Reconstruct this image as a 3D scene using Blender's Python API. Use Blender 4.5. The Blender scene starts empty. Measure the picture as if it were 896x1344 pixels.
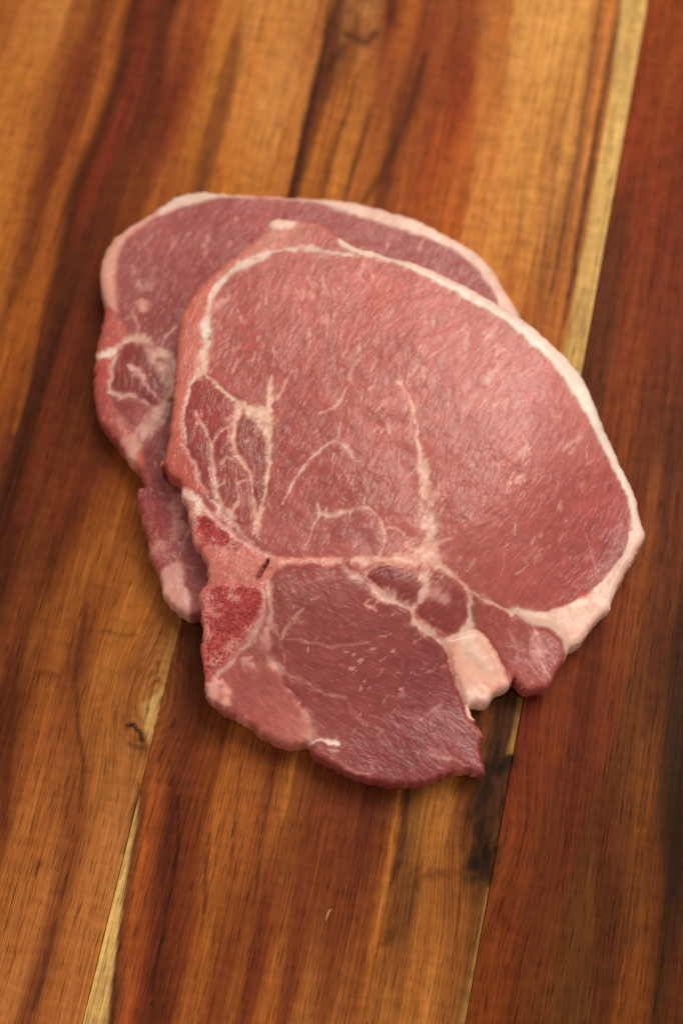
import bpy, math
import numpy as np
from mathutils import Matrix

# ------------------------------------------------------------------ camera, light, exposure
scene = bpy.context.scene
TILT, DIST, LENS = math.radians(18.0), 0.440, 50.0
TARGET = np.array([0.0, 0.0, 0.013])
FPX = LENS / 36.0 * 1344.0
CT, ST = math.cos(TILT), math.sin(TILT)
CAM = TARGET - DIST * np.array([0.0, ST, -CT])
cam_data = bpy.data.cameras.new('camera')
cam = bpy.data.objects.new('camera', cam_data)
scene.collection.objects.link(cam)
cam.location = CAM
cam.rotation_euler = (TILT, 0, 0)
cam_data.sensor_fit = 'VERTICAL'
cam_data.sensor_height = 36.0
cam_data.sensor_width = 24.0
cam_data.lens = LENS
cam_data.clip_start, cam_data.clip_end = 0.01, 20.0
cam_data.dof.use_dof = True
cam_data.dof.focus_distance = 0.417
cam_data.dof.aperture_fstop = 4.8
scene.camera = cam

world = bpy.data.worlds.new('World')
scene.world = world
world.use_nodes = True
bg = world.node_tree.nodes['Background']
bg.inputs['Color'].default_value = (1.0, 0.94, 0.87, 1)
bg.inputs['Strength'].default_value = 0.50

def area_light(name, loc, size, watts, colour):
    l = bpy.data.lights.new(name, 'AREA')
    l.shape = 'RECTANGLE'
    l.size, l.size_y = size
    l.energy, l.color = watts, colour
    o = bpy.data.objects.new(name, l)
    scene.collection.objects.link(o)
    o.location = loc
    d = -np.array(loc)
    z = -d / np.linalg.norm(d)
    x = np.cross([0, 0, 1.0], z); x /= np.linalg.norm(x)
    y = np.cross(z, x)
    o.rotation_euler = Matrix(np.array([x, y, z]).T.tolist()).to_euler()
    return o
area_light('window_light', (0.36, 0.43, 1.12), (0.70, 0.55), 11.6, (1.0, 0.93, 0.84))

vs = scene.view_settings
vs.view_transform, vs.look = 'Standard', 'None'
vs.exposure, vs.gamma = 0.0, 1.0
vs.use_curve_mapping = False
scene.cycles.filter_width = 1.1
scene.render.resolution_x, scene.render.resolution_y = 682, 1024

# ------------------------------------------------------------------ helpers
rng = np.random.default_rng(11)
MM = 0.001

def unproject(pts, z):
    """picture coordinates of the photograph -> points of the place at height z (metres)"""
    p = np.atleast_2d(np.asarray(pts, float))[:, :2]
    dx, dy = (p[:, 0] - 448) / FPX, (672 - p[:, 1]) / FPX
    d = np.stack([dx, dy * CT + ST, dy * ST - CT], 1)
    k = (np.asarray(z) - CAM[2]) / d[:, 2]
    return CAM[:2] + d[:, :2] * k[:, None]

def lin(c):
    c = np.asarray(c, float) / 255.0
    return np.where(c <= 0.04045, c / 12.92, ((c + 0.055) / 1.055) ** 2.4)

_LAT = rng.random((256, 256))
def vnoise(x, y):
    xi, yi = np.floor(x).astype(int), np.floor(y).astype(int)
    fx, fy = x - xi, y - yi
    fx, fy = fx * fx * (3 - 2 * fx), fy * fy * (3 - 2 * fy)
    a, b = xi & 255, yi & 255
    a1, b1 = (a + 1) & 255, (b + 1) & 255
    return ((_LAT[a, b] * (1 - fx) + _LAT[a1, b] * fx) * (1 - fy) +
            (_LAT[a, b1] * (1 - fx) + _LAT[a1, b1] * fx) * fy)
def fbm(x, y, n=4, seed=0.0):
    s, a, t = 0, 1.0, 0
    for i in range(n):
        s = s + a * vnoise(x * 2 ** i + 17.3 * i + seed * 7.7, y * 2 ** i + 9.1 * i + seed * 3.1)
        t += a; a *= 0.5
    return s / t - 0.5                                   # about -0.5..0.5
def sstep(a, b, x):
    t = np.clip((x - a) / (b - a), 0, 1)
    return t * t * (3 - 2 * t)

def seg_dist(P, A, B):
    d = B - A
    t = np.clip(((P - A) @ d) / max(d @ d, 1e-18), 0, 1)
    Q = A + t[:, None] * d
    return np.hypot(P[:, 0] - Q[:, 0], P[:, 1] - Q[:, 1]), t, Q
def catmull(P, step, closed):
    P = np.asarray(P, float); n = len(P); out = []
    for i in range(n if closed else n - 1):
        g = (lambda k: P[k % n]) if closed else (lambda k: P[min(max(k, 0), n - 1)])
        p0, p1, p2, p3 = g(i - 1), g(i), g(i + 1), g(i + 2)
        m = max(1, int(round(np.linalg.norm((p2 - p1)[:2]) / step)))
        for t in np.arange(m) / m:
            out.append(0.5 * (2 * p1 + (p2 - p0) * t + (2 * p0 - 5 * p1 + 4 * p2 - p3) * t * t
                              + (3 * p1 - p0 - 3 * p2 + p3) * t ** 3))
    if not closed: out.append(P[-1])
    return np.array(out)
def signed(P, poly, near=False, margin=None):
    """signed distance to a closed outline, negative inside"""
    if margin is not None:                                # far points need no exact distance
        m = ((P > poly.min(0) - margin) & (P < poly.max(0) + margin)).all(1)
        r = np.full(len(P), 99.0); r[m] = signed(P[m], poly)
        return r
    best = np.full(len(P), 1e9); Q = np.zeros_like(P); ins = np.zeros(len(P), bool)
    n = len(poly)
    for i in range(n):
        A, B = poly[i], poly[(i + 1) % n]
        d, t, q = seg_dist(P, A, B)
        m = d < best
        best[m] = d[m]; Q[m] = q[m]
        if A[1] != B[1]:
            c = (A[1] > P[:, 1]) != (B[1] > P[:, 1])
            ins ^= c & (P[:, 0] < (B[0] - A[0]) * (P[:, 1] - A[1]) / (B[1] - A[1]) + A[0])
    s = np.where(ins, -best, best)
    return (s, Q) if near else s
def kernel_field(P, S, C, sx, sy):
    """smooth field through colour samples S, C"""
    num = np.zeros((len(P), 3)); den = np.zeros(len(P)) + 1e-12
    for s, c in zip(S, C):
        w = np.exp(-np.minimum(0.5 * (((P[:, 0] - s[0]) / sx) ** 2 + ((P[:, 1] - s[1]) / sy) ** 2), 60)) + 1e-9 / (
            1 + ((P[:, 0] - s[0]) / sx) ** 2 + ((P[:, 1] - s[1]) / sy) ** 2)
        num += w[:, None] * c; den += w
    return num / den[:, None]
def mix(a, b, m):
    return a + (b - a) * m[:, None]

def build_mesh(name, verts, faces, mat, attrs, smooth=True):
    me = bpy.data.meshes.new(name)
    me.from_pydata(verts.tolist() if hasattr(verts, 'tolist') else verts, [], faces)
    for an, (typ, arr) in attrs.items():
        a = me.attributes.new(an, typ, 'POINT')
        key = {'FLOAT_COLOR': 'color', 'FLOAT_VECTOR': 'vector', 'FLOAT': 'value'}[typ]
        a.data.foreach_set(key, np.ascontiguousarray(arr, dtype=np.float32).ravel())
    me.polygons.foreach_set('use_smooth', [smooth] * len(me.polygons))
    me.materials.append(mat)
    me.update()
    return me
def link(name, me, parent=None, loc=None, kind=None, label=None):
    o = bpy.data.objects.new(name, me)
    scene.collection.objects.link(o)
    if parent: o.parent = parent
    if loc is not None: o.location = loc
    if kind: o['kind'] = kind
    if label: o['label'] = label
    return o
def thing(name, label, cat, loc, group=None):
    o = bpy.data.objects.new(name, None)
    o.empty_display_size = 0.02
    scene.collection.objects.link(o)
    o.location = loc; o['label'] = label; o['category'] = cat
    if group: o['group'] = group
    return o

# ------------------------------------------------------------------ materials
class Nodes:
    def __init__(s, name):
        s.mat = bpy.data.materials.new(name); s.mat.use_nodes = True
        s.t = s.mat.node_tree; s.t.nodes.clear()
        s.out = s.n('ShaderNodeOutputMaterial'); s.p = s.n('ShaderNodeBsdfPrincipled')
        s.l(s.p.outputs[0], s.out.inputs['Surface'])
    def n(s, typ, **k):
        nd = s.t.nodes.new(typ)
        for a, v in k.items(): setattr(nd, a, v)
        return nd
    def l(s, a, b): s.t.links.new(a, b)
    def attr(s, name): return s.n('ShaderNodeAttribute', attribute_name=name)
    def scaled(s, vec, sc):
        m = s.n('ShaderNodeVectorMath', operation='MULTIPLY'); s.l(vec, m.inputs[0]); m.inputs[1].default_value = sc
        return m.outputs[0]
    def noise(s, vec, scale=1.0, detail=3.0, rough=0.55, dist=0.0):
        n = s.n('ShaderNodeTexNoise'); s.l(vec, n.inputs['Vector'])
        n.inputs['Scale'].default_value = scale; n.inputs['Detail'].default_value = detail
        n.inputs['Roughness'].default_value = rough; n.inputs['Distortion'].default_value = dist
        return n.outputs['Fac']
    def ramp(s, fac, a, b, c, d):
        m = s.n('ShaderNodeMapRange'); s.l(fac, m.inputs['Value'])
        for k, v in zip(('From Min', 'From Max', 'To Min', 'To Max'), (a, b, c, d)): m.inputs[k].default_value = v
        return m.outputs['Result']
    def math(s, op, a, b):
        m = s.n('ShaderNodeMath', operation=op)
        for i, v in enumerate((a, b)):
            if isinstance(v, (int, float)): m.inputs[i].default_value = v
            else: s.l(v, m.inputs[i])
        return m.outputs[0]
    def mul(s, col, fac):
        m = s.n('ShaderNodeVectorMath', operation='SCALE'); s.l(col, m.inputs[0])
        if isinstance(fac, (int, float)): m.inputs['Scale'].default_value = fac
        else: s.l(fac, m.inputs['Scale'])
        return m.outputs[0]
    def mixc(s, fac, a, b):
        m = s.n('ShaderNodeMix', data_type='RGBA'); s.l(fac, m.inputs[0]); s.l(a, m.inputs[6])
        if isinstance(b, tuple): m.inputs[7].default_value = b
        else: s.l(b, m.inputs[7])
        return m.outputs[2]
    def bump(s, h, strength, dist):
        b = s.n('ShaderNodeBump'); s.l(h, b.inputs['Height'])
        b.inputs['Strength'].default_value = strength; b.inputs['Distance'].default_value = dist
        s.l(b.outputs[0], s.p.inputs['Normal'])

def wood_material():
    N = Nodes('oiled_acacia')
    col, g = N.attr('wood').outputs['Color'], N.attr('grain').outputs['Vector']
    streak = N.noise(N.scaled(g, (0.010, 0.50, 1)), 1, 6, 0.68, 0.2)
    fine = N.noise(N.scaled(g, (0.022, 1.5, 1)), 1, 3, 0.65, 0.12)
    hair = N.noise(N.scaled(g, (0.05, 3.2, 1)), 1, 2, 0.6, 0.1)
    line = N.noise(N.scaled(g, (0.009, 0.95, 1.7)), 1, 3, 0.7, 0.1)
    pore = N.noise(N.scaled(g, (0.14, 1.9, 1)), 1, 2, 0.5, 0.15)
    figure = N.noise(N.scaled(g, (0.35, 0.12, 1)), 1, 3, 0.5, 0.4)
    f = N.math('MULTIPLY', N.ramp(streak, 0.3, 0.7, 0.82, 1.16), N.ramp(fine, 0.3, 0.7, 0.77, 1.19))
    f = N.math('MULTIPLY', f, N.ramp(figure, 0.3, 0.7, 0.86, 1.13))
    f = N.math('MULTIPLY', f, N.ramp(hair, 0.3, 0.7, 0.78, 1.2))
    f = N.math('MULTIPLY', f, N.ramp(line, 0.57, 0.68, 1.0, 0.70))
    sx = N.n('ShaderNodeSeparateXYZ'); N.l(col, sx.inputs[0]); cx = N.n('ShaderNodeCombineXYZ')
    for i, e in enumerate((0.92, 1.08, 1.18)):                # dark grain is redder, light grain more golden
        N.l(N.math('MULTIPLY', sx.outputs[i], N.math('POWER', f, e)), cx.inputs[i])
    c = cx.outputs[0]
    pm = N.ramp(pore, 0.57, 0.67, 0.0, 0.66)
    dark = N.mul(c, 0.30)
    c = N.mixc(pm, c, dark)
    N.l(c, N.p.inputs['Base Color'])
    N.l(N.ramp(streak, 0.3, 0.7, 0.50, 0.40), N.p.inputs['Roughness'])
    N.p.inputs['Specular IOR Level'].default_value = 0.05
    h = N.math('SUBTRACT', N.math('MULTIPLY', fine, 0.4), N.math('MULTIPLY', pm, 0.9))
    N.bump(h, 0.35, 0.00012)
    return N.mat

def meat_material():
    N = Nodes('raw_pork')
    col, k = N.attr('flesh').outputs['Color'], N.attr('tissue').outputs['Vector']
    sep = N.n('ShaderNodeSeparateXYZ'); N.l(k, sep.inputs[0])
    fat, bone, fib = sep.outputs[0], sep.outputs[1], sep.outputs[2]
    g = N.attr('fibre').outputs['Vector']                    # millimetres along / across the fibres
    mottle = N.noise(N.scaled(g, (0.22, 0.4, 1)), 1, 4, 0.6, 0.3)
    strand = N.noise(N.scaled(g, (0.30, 1.35, 1)), 1, 4, 0.65, 0.5)
    grit = N.noise(N.scaled(g, (2.2, 2.6, 1)), 1, 2, 0.6, 0.2)
    spongy = N.noise(N.scaled(g, (1.1, 1.1, 1)), 1, 3, 0.7, 0.4)
    f = N.math('MULTIPLY', N.ramp(mottle, 0.3, 0.7, 0.86, 1.12), N.ramp(strand, 0.28, 0.66, 0.85, 1.09))
    f = N.math('ADD', N.math('MULTIPLY', f, N.math('ADD', N.math('MULTIPLY', fib, 0.75), 0.25)),
               N.math('MULTIPLY', N.math('SUBTRACT', 1.0, fib), 0.75))   # fat is evener than lean
    c = N.mul(col, f)
    c = N.mul(c, N.math('ADD', 1.0, N.math('MULTIPLY', fib, N.ramp(grit, 0.3, 0.7, -0.08, 0.08))))
    # thin pale marbling between the fibres, only where there is muscle
    mar = N.math('MULTIPLY', N.ramp(strand, 0.56, 0.74, 0.0, 0.24), fib)
    c = N.mixc(mar, c, tuple(lin((214, 150, 140))) + (1,))
    red = N.math('MULTIPLY', N.ramp(spongy, 0.48, 0.58, 0.0, 0.85), bone)
    c = N.mixc(red, c, tuple(lin((122, 22, 26))) + (1,))
    pale = N.math('MULTIPLY', N.ramp(spongy, 0.44, 0.34, 0.0, 0.5), bone)
    c = N.mixc(pale, c, tuple(lin((206, 120, 108))) + (1,))
    N.l(c, N.p.inputs['Base Color'])
    N.p.inputs['Roughness'].default_value = 0.5
    N.p.inputs['Specular IOR Level'].default_value = 0.2
    N.p.inputs['Subsurface Weight'].default_value = 0.3
    N.p.inputs['Subsurface Radius'].default_value = (1.0, 0.4, 0.3)
    N.p.inputs['Subsurface Scale'].default_value = 0.0008
    wr = N.noise(N.scaled(g, (0.30, 0.75, 1)), 1, 3, 0.55, 0.9)
    h = N.math('ADD', N.math('MULTIPLY', wr, 1.0), N.math('MULTIPLY', strand, 0.35))
    h = N.math('ADD', h, N.math('MULTIPLY', N.math('MULTIPLY', spongy, bone), 2.2))
    N.bump(h, 0.40, 0.00035)
    # the film of moisture: glossy, with its own soft ripples along the fibres
    N.p.inputs['Coat Weight'].default_value = 0.55
    N.p.inputs['Coat IOR'].default_value = 1.42
    patch = N.noise(N.scaled(g, (0.06, 0.06, 1)), 1, 3, 0.6, 0.3)
    N.l(N.ramp(patch, 0.35, 0.65, 0.09, 0.24), N.p.inputs['Coat Roughness'])
    cb = N.n('ShaderNodeBump'); cb.inputs['Strength'].default_value = 1.0; cb.inputs['Distance'].default_value = 0.00042
    wet = N.noise(N.scaled(g, (0.20, 0.60, 1)), 1, 3, 0.5, 1.0)
    N.l(N.math('MULTIPLY', wet, N.math('ADD', N.math('MULTIPLY', fib, 0.65), 0.35)), cb.inputs['Height']); N.l(cb.outputs[0], N.p.inputs['Coat Normal'])
    return N.mat

WOOD, MEAT = wood_material(), meat_material()

# ------------------------------------------------------------------ the wooden board
JA = unproject([(850, 0), (610, 1344)], 0.0)               # joint beside the pale sapwood strip
JB = unproject([(440, 0), (108, 1344)], 0.0)               # joint beside the sapwood wedge
G = (JA[0] - JA[1]) / np.linalg.norm(JA[0] - JA[1]) + (JB[0] - JB[1]) / np.linalg.norm(JB[0] - JB[1])
G /= np.linalg.norm(G); X = np.array([G[1], -G[0]])        # along / across the grain
def st(P): return np.stack([P @ G, P @ X], 1) / MM
tA, tB = st(JA)[:, 1].mean(), st(JB)[:, 1].mean()
def joint_t(J, s):                                         # the joint's own line, as t(s)
    q = st(J); return q[0, 1] + (q[1, 1] - q[0, 1]) * (s - q[0, 0]) / (q[1, 0] - q[0, 0])
S0, S1 = -205.0, 235.0

ROWS1 = {0: [(10,150,85,40),(45,165,100,50),(80,170,108,58),(110,140,78,38),(140,115,58,32),(160,150,82,38),(177,80,36,22),(197,108,46,30),(225,92,43,27),(250,135,70,38),(275,140,72,35),(300,165,100,48),(340,178,115,62),(400,175,112,60),(430,150,88,48)],
 130: [(10,165,100,45),(40,165,98,45),(60,140,78,38),(85,115,55,30),(110,110,52,30),(128,155,85,40),(147,74,33,20),(167,115,48,32),(200,90,40,26),(235,110,48,30),(250,140,72,35),(270,165,100,45),(290,125,70,35),(320,175,110,55),(360,180,118,65),(405,168,104,54)],
 260: [(5,165,100,45),(30,145,80,35),(50,105,50,28),(76,140,74,35),(97,70,32,19),(117,110,45,28),(150,95,45,25),(175,110,55,28),(215,145,80,38),(240,150,85,38),(263,105,58,30),(280,165,95,42),(320,170,105,48),(365,165,100,48)],
 350: [(5,155,90,38),(30,112,58,28),(60,148,80,35),(82,72,34,19),(103,80,38,22),(125,95,42,24)],
 450: [(5,140,75,32),(30,145,78,32),(50,100,48,25),(70,66,30,17),(90,95,40,24),(115,85,36,20)],
 560: [(5,122,60,28),(18,92,42,24),(32,62,28,16),(60,100,45,25),(100,90,42,22),(140,95,42,22)],
 650: [(10,68,31,18),(40,100,45,25),(80,110,50,25),(110,100,44,24),(150,125,62,28),(180,130,68,30)],
 740: [(10,75,34,18),(35,100,50,25),(70,85,38,20),(100,130,70,30),(130,145,82,36),(160,140,78,34),(200,145,82,36)],
 830: [(15,110,55,28),(50,140,80,36),(80,140,80,35),(105,95,45,22),(130,130,70,30),(170,158,94,41),(215,132,74,33)],
 910: [(10,80,35,20),(40,100,48,25),(60,135,72,36),(95,110,55,28),(125,168,102,50),(150,140,80,38),(190,150,92,48),(205,168,120,68)],
 960: [(10,85,38,22),(40,145,80,38),(70,140,76,38),(98,108,54,28),(130,155,92,45),(160,120,65,32),(188,120,65,32)],
 1010: [(10,98,46,25),(40,142,76,38),(75,145,80,40),(105,106,52,28),(140,160,98,50),(180,155,92,48)],
 1080: [(3,108,52,28),(30,168,102,53),(60,150,85,42),(100,135,72,38),(140,168,103,56),(170,168,108,62)],
 1150: [(10,150,85,42),(50,158,92,46),(85,128,68,36),(120,163,98,52),(155,163,103,57)],
 1230: [(10,158,94,49),(40,163,98,52),(70,126,68,37),(100,158,93,48),(130,162,98,52)],
 1320: [(10,168,102,56),(45,112,58,32),(65,152,87,43),(90,164,98,54)]}
ROWS2 = {10: [(445,100,54,34),(465,150,95,55),(490,152,98,58),(520,100,46,27),(540,155,84,38),(560,120,60,32),(590,135,70,36),(620,140,75,40),(650,165,98,50),(690,195,138,78),(740,195,138,78),(770,195,138,75),(785,160,98,52),(800,190,115,60),(810,125,75,42)],
 60: [(432,80,40,26),(460,95,50,30),(490,140,80,42),(520,145,75,38),(560,130,62,35),(600,112,50,29),(650,160,92,46),(700,195,135,75),(750,192,134,73),(785,150,90,48)],
 130: [(418,95,46,27),(450,160,92,42),(475,162,96,45),(500,130,66,36),(540,108,54,30),(570,135,65,34),(600,128,54,30),(640,168,102,52),(690,190,130,70),(738,178,118,63),(752,195,135,75),(768,150,92,50),(778,175,105,55)],
 220: [(396,85,42,24),(412,168,100,43),(430,135,74,34),(446,172,106,48),(470,150,85,40),(490,152,86,38),(510,105,52,28),(530,142,73,34),(570,150,70,32),(600,165,85,38),(640,185,115,60),(690,186,126,66),(725,162,102,55),(742,188,128,68),(762,145,90,50)],
 300: [(560,150,78,34),(590,155,80,34),(620,176,110,55),(660,180,116,58),(700,182,120,60),(735,140,84,44),(750,160,95,48)],
 400: [(660,170,102,48),(690,165,98,45),(710,138,80,38),(726,162,94,43)],
 830: [(240,90,42,23),(262,80,38,22)],
 930: [(216,125,66,32),(232,92,44,25),(262,98,46,25),(300,110,54,28)],
 1000: [(195,132,70,34),(215,82,36,22),(245,112,52,26),(280,128,64,28),(310,150,82,36),(340,120,60,30),(362,108,50,28),(400,132,72,34),(430,112,54,28)],
 1050: [(186,118,60,30),(203,155,80,36),(225,76,32,21),(255,110,52,28),(290,150,84,38),(330,152,85,40),(370,152,86,40),(400,110,55,30),(440,110,52,30),(490,92,40,24),(520,105,50,26),(537,66,34,19),(552,168,108,50),(580,165,103,48),(610,105,56,28),(640,70,38,20)],
 1120: [(175,78,40,23),(190,155,78,36),(220,80,34,22),(250,105,48,26),(300,152,85,38),(330,142,78,36),(380,125,65,32),(420,115,55,28),(460,105,48,26),(500,105,48,25),(515,150,84,38),(532,82,42,22),(560,155,95,42),(600,128,72,31),(632,66,38,20)],
 1190: [(160,80,45,26),(176,155,76,35),(210,86,36,24),(240,110,50,28),(270,140,72,34),(310,120,58,28),(340,110,52,28),(400,105,48,26),(440,110,52,28),(480,110,52,28),(500,140,76,34),(530,88,47,26),(560,135,76,34),(600,132,75,32),(628,85,48,23)],
 1260: [(160,95,52,30),(180,150,73,35),(200,90,36,25),(230,105,48,26),(265,142,79,36),(300,110,50,26),(340,105,46,26),(390,115,54,30),(430,118,60,30),(470,128,67,33),(500,145,84,39),(550,155,93,43),(600,142,83,38),(615,118,70,34)],
 1330: [(150,108,62,34),(170,145,67,33),(205,84,37,22),(250,132,69,32),(300,142,77,36),(350,148,82,39),(400,153,90,43),(450,148,84,41),(500,155,93,45),(560,160,98,47),(590,142,83,40),(606,118,70,36)]}
ROWS3 = {10: [(860,130,60,32),(885,125,58,30)], 100: [(850,120,52,28),(880,130,60,32)], 200: [(825,120,48,28),(870,120,50,28)],
 300: [(808,85,38,22),(840,112,46,26),(880,105,42,24)], 400: [(790,88,41,22),(830,112,49,26),(880,105,44,24)],
 500: [(775,92,43,23),(820,116,51,26),(870,95,40,22)], 600: [(810,112,53,26),(850,100,46,24),(885,85,38,20)],
 700: [(850,118,59,30),(885,95,44,24)], 800: [(820,116,56,28),(870,90,42,22)], 900: [(740,108,46,24),(800,102,43,24),(860,78,37,20),(890,60,30,16)],
 960: [(690,105,40,25),(760,90,36,21),(830,100,53,25),(885,57,31,16)], 1040: [(690,110,48,25),(750,95,40,23),(820,90,44,21),(842,108,56,26),(885,48,26,13)],
 1130: [(670,110,50,25),(720,95,42,23),(780,85,40,21),(840,96,49,23),(890,44,22,13)], 1220: [(650,108,50,24),(700,97,45,22),(760,92,52,24),(800,82,39,22),(850,92,45,22),(880,56,31,16)],
 1310: [(640,110,50,24),(700,95,47,24),(760,85,47,23),(830,112,58,29),(880,85,41,23)]}
SAP = (196, 156, 98)
# strokes that belong to the wood itself: points, width in px, colour, strength, softness
STROKES = [
 ([(452,45),(480,55),(498,38)],13,(66,34,22),.75,.9), ([(449,62),(432,90)],12,(60,30,20),.6,.9),
 ([(436,0),(420,75),(400,175),(384,260)],9,(62,30,18),.8,.8), ([(432,80),(410,130)],12,(70,34,20),.5,.9),
 ([(470,95),(450,160),(420,262)],5,(80,42,22),.7,.8), ([(485,140),(475,190),(448,262)],6,(72,38,20),.6,.9),
 ([(560,70),(525,180),(478,266)],10,(74,36,22),.65,.9), ([(512,0),(515,30)],16,(84,36,22),.6,.9),
 ([(815,0),(792,120),(774,220),(757,330),(738,430)],7,(74,42,26),.85,.8), ([(789,0),(768,130),(745,270),(722,390)],5,(96,58,34),.75,.8),
 ([(765,40),(742,150),(722,260),(706,380)],4,(120,74,40),.65,.8), ([(704,110),(686,250),(678,340)],4,(132,84,44),.55,.9),
 ([(800,10),(780,130),(752,300)],4,(205,128,66),.6,.8), ([(664,60),(640,240)],6,(150,90,46),.35,.9),
 ([(234,1044),(231,1128),(219,1195),(208,1258),(200,1320)],2.2,(50,22,14),.85,.5), ([(222,1000),(226,1060),(212,1160)],8,(66,26,18),.5,.9),
 ([(183,1030),(166,1120),(156,1230),(148,1344)],5,(70,38,24),.75,.7), ([(205,1000),(190,1100),(172,1230),(166,1344)],6,(170,86,38),.45,.9),
 ([(300,1000),(282,1100),(270,1230),(256,1344)],4,(165,96,42),.5,.8), ([(386,1000),(372,1080)],6,(170,102,46),.6,.9),
 ([(316,1000),(300,1150)],2,(84,40,22),.6,.6), ([(358,1010),(330,1200)],2,(84,40,22),.6,.6), ([(276,1090),(266,1200)],2.5,(62,28,16),.7,.6),
 ([(524,1030),(508,1150),(485,1260)],6,(172,104,46),.65,.8), ([(536,1035),(528,1110),(514,1160)],7,(60,32,18),.7,.8),
 ([(548,1135),(536,1200),(500,1240)],16,(92,50,26),.55,.9), ([(552,1150),(600,1145)],11,(100,56,26),.6,.9),
 ([(100,900),(104,960),(110,1010),(101,1070)],4,(72,34,18),.7,.8), ([(100,1100),(88,1150),(78,1200)],3,(92,46,26),.7,.8),
 ([(74,1205),(58,1280),(44,1325)],5,(82,42,26),.75,.8), ([(52,1130),(46,1150)],4,(90,46,26),.6,.8),
 ([(20,900),(12,1000),(4,1100)],8,(72,30,18),.45,.9), ([(72,700),(64,790)],8,(80,36,20),.5,.9),
 ([(112,790),(102,870),(98,900)],7,(78,38,20),.6,.9), ([(128,828),(180,836)],3,(92,50,24),.5,.8),
 ([(138,690),(112,760),(100,830)],4,(168,98,42),.5,.9), ([(165,640),(140,730),(126,800)],4,(160,92,40),.5,.9),
 ([(45,880),(80,888)],8,(92,44,22),.5,.9), ([(226,770),(232,830)],5,(96,52,26),.4,.9),
 ([(55,370),(40,480),(18,570)],7,(150,82,34),.5,.9), ([(52,450),(36,540),(22,640)],6,(60,28,16),.6,.9),
 ([(20,690),(8,760)],9,(62,28,16),.5,.9), ([(104,650),(96,700)],5,(84,36,20),.5,.9),
 ([(820,380),(812,470)],4,(84,36,20),.5,.9), ([(786,300),(776,420),(770,500)],8,(72,34,20),.55,.9), ([(876,440),(866,600)],4,(70,32,18),.6,.8),
 ([(880,560),(872,760)],6,(72,34,18),.5,.9), ([(892,900),(884,1050),(886,1150)],14,(40,20,12),.3,1), ([(840,970),(834,1100)],7,(130,74,34),.4,.9),
 ([(778,1120),(772,1344)],8,(98,62,28),.45,.9), ([(842,1150),(838,1330)],8,(118,66,30),.45,.9), ([(700,900),(690,960)],12,(112,36,24),.4,1),
 ([(655,1200),(690,1240)],18,(98,34,20),.4,1), ([(640,920),(632,1000)],4,(150,96,48),.5,.8), ([(655,925),(648,1000)],3,(40,22,14),.6,.8),
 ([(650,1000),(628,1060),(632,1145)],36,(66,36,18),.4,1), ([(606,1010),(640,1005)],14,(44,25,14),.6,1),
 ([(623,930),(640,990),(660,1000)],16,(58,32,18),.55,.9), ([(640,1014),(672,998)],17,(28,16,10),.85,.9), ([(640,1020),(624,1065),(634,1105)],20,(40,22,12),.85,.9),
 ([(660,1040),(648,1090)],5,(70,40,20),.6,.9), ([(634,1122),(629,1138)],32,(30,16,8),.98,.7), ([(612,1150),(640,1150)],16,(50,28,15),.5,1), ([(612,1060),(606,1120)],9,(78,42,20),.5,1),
 ([(166,953),(178,951),(186,963),(187,972)],4.5,(36,17,9),.95,.7), ([(172,975),(184,980)],6,(70,34,17),.7,.9), ([(190,958),(192,985)],5,(98,50,26),.6,.9),
 ([(476,20),(482,8)],10,(168,112,66),.5,1), ([(468,20),(462,38)],3,(76,44,30),.5,.9),
]
KNOTS = [((205, 915), 60, 0), ((640, 1085), 62, 1), ((478, 18), 44, 2)]
board = thing('cutting_board', 'reddish brown and honey striped wooden board of glued planks under the pork chops', 'cutting board', (0, 0, 0))

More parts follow.
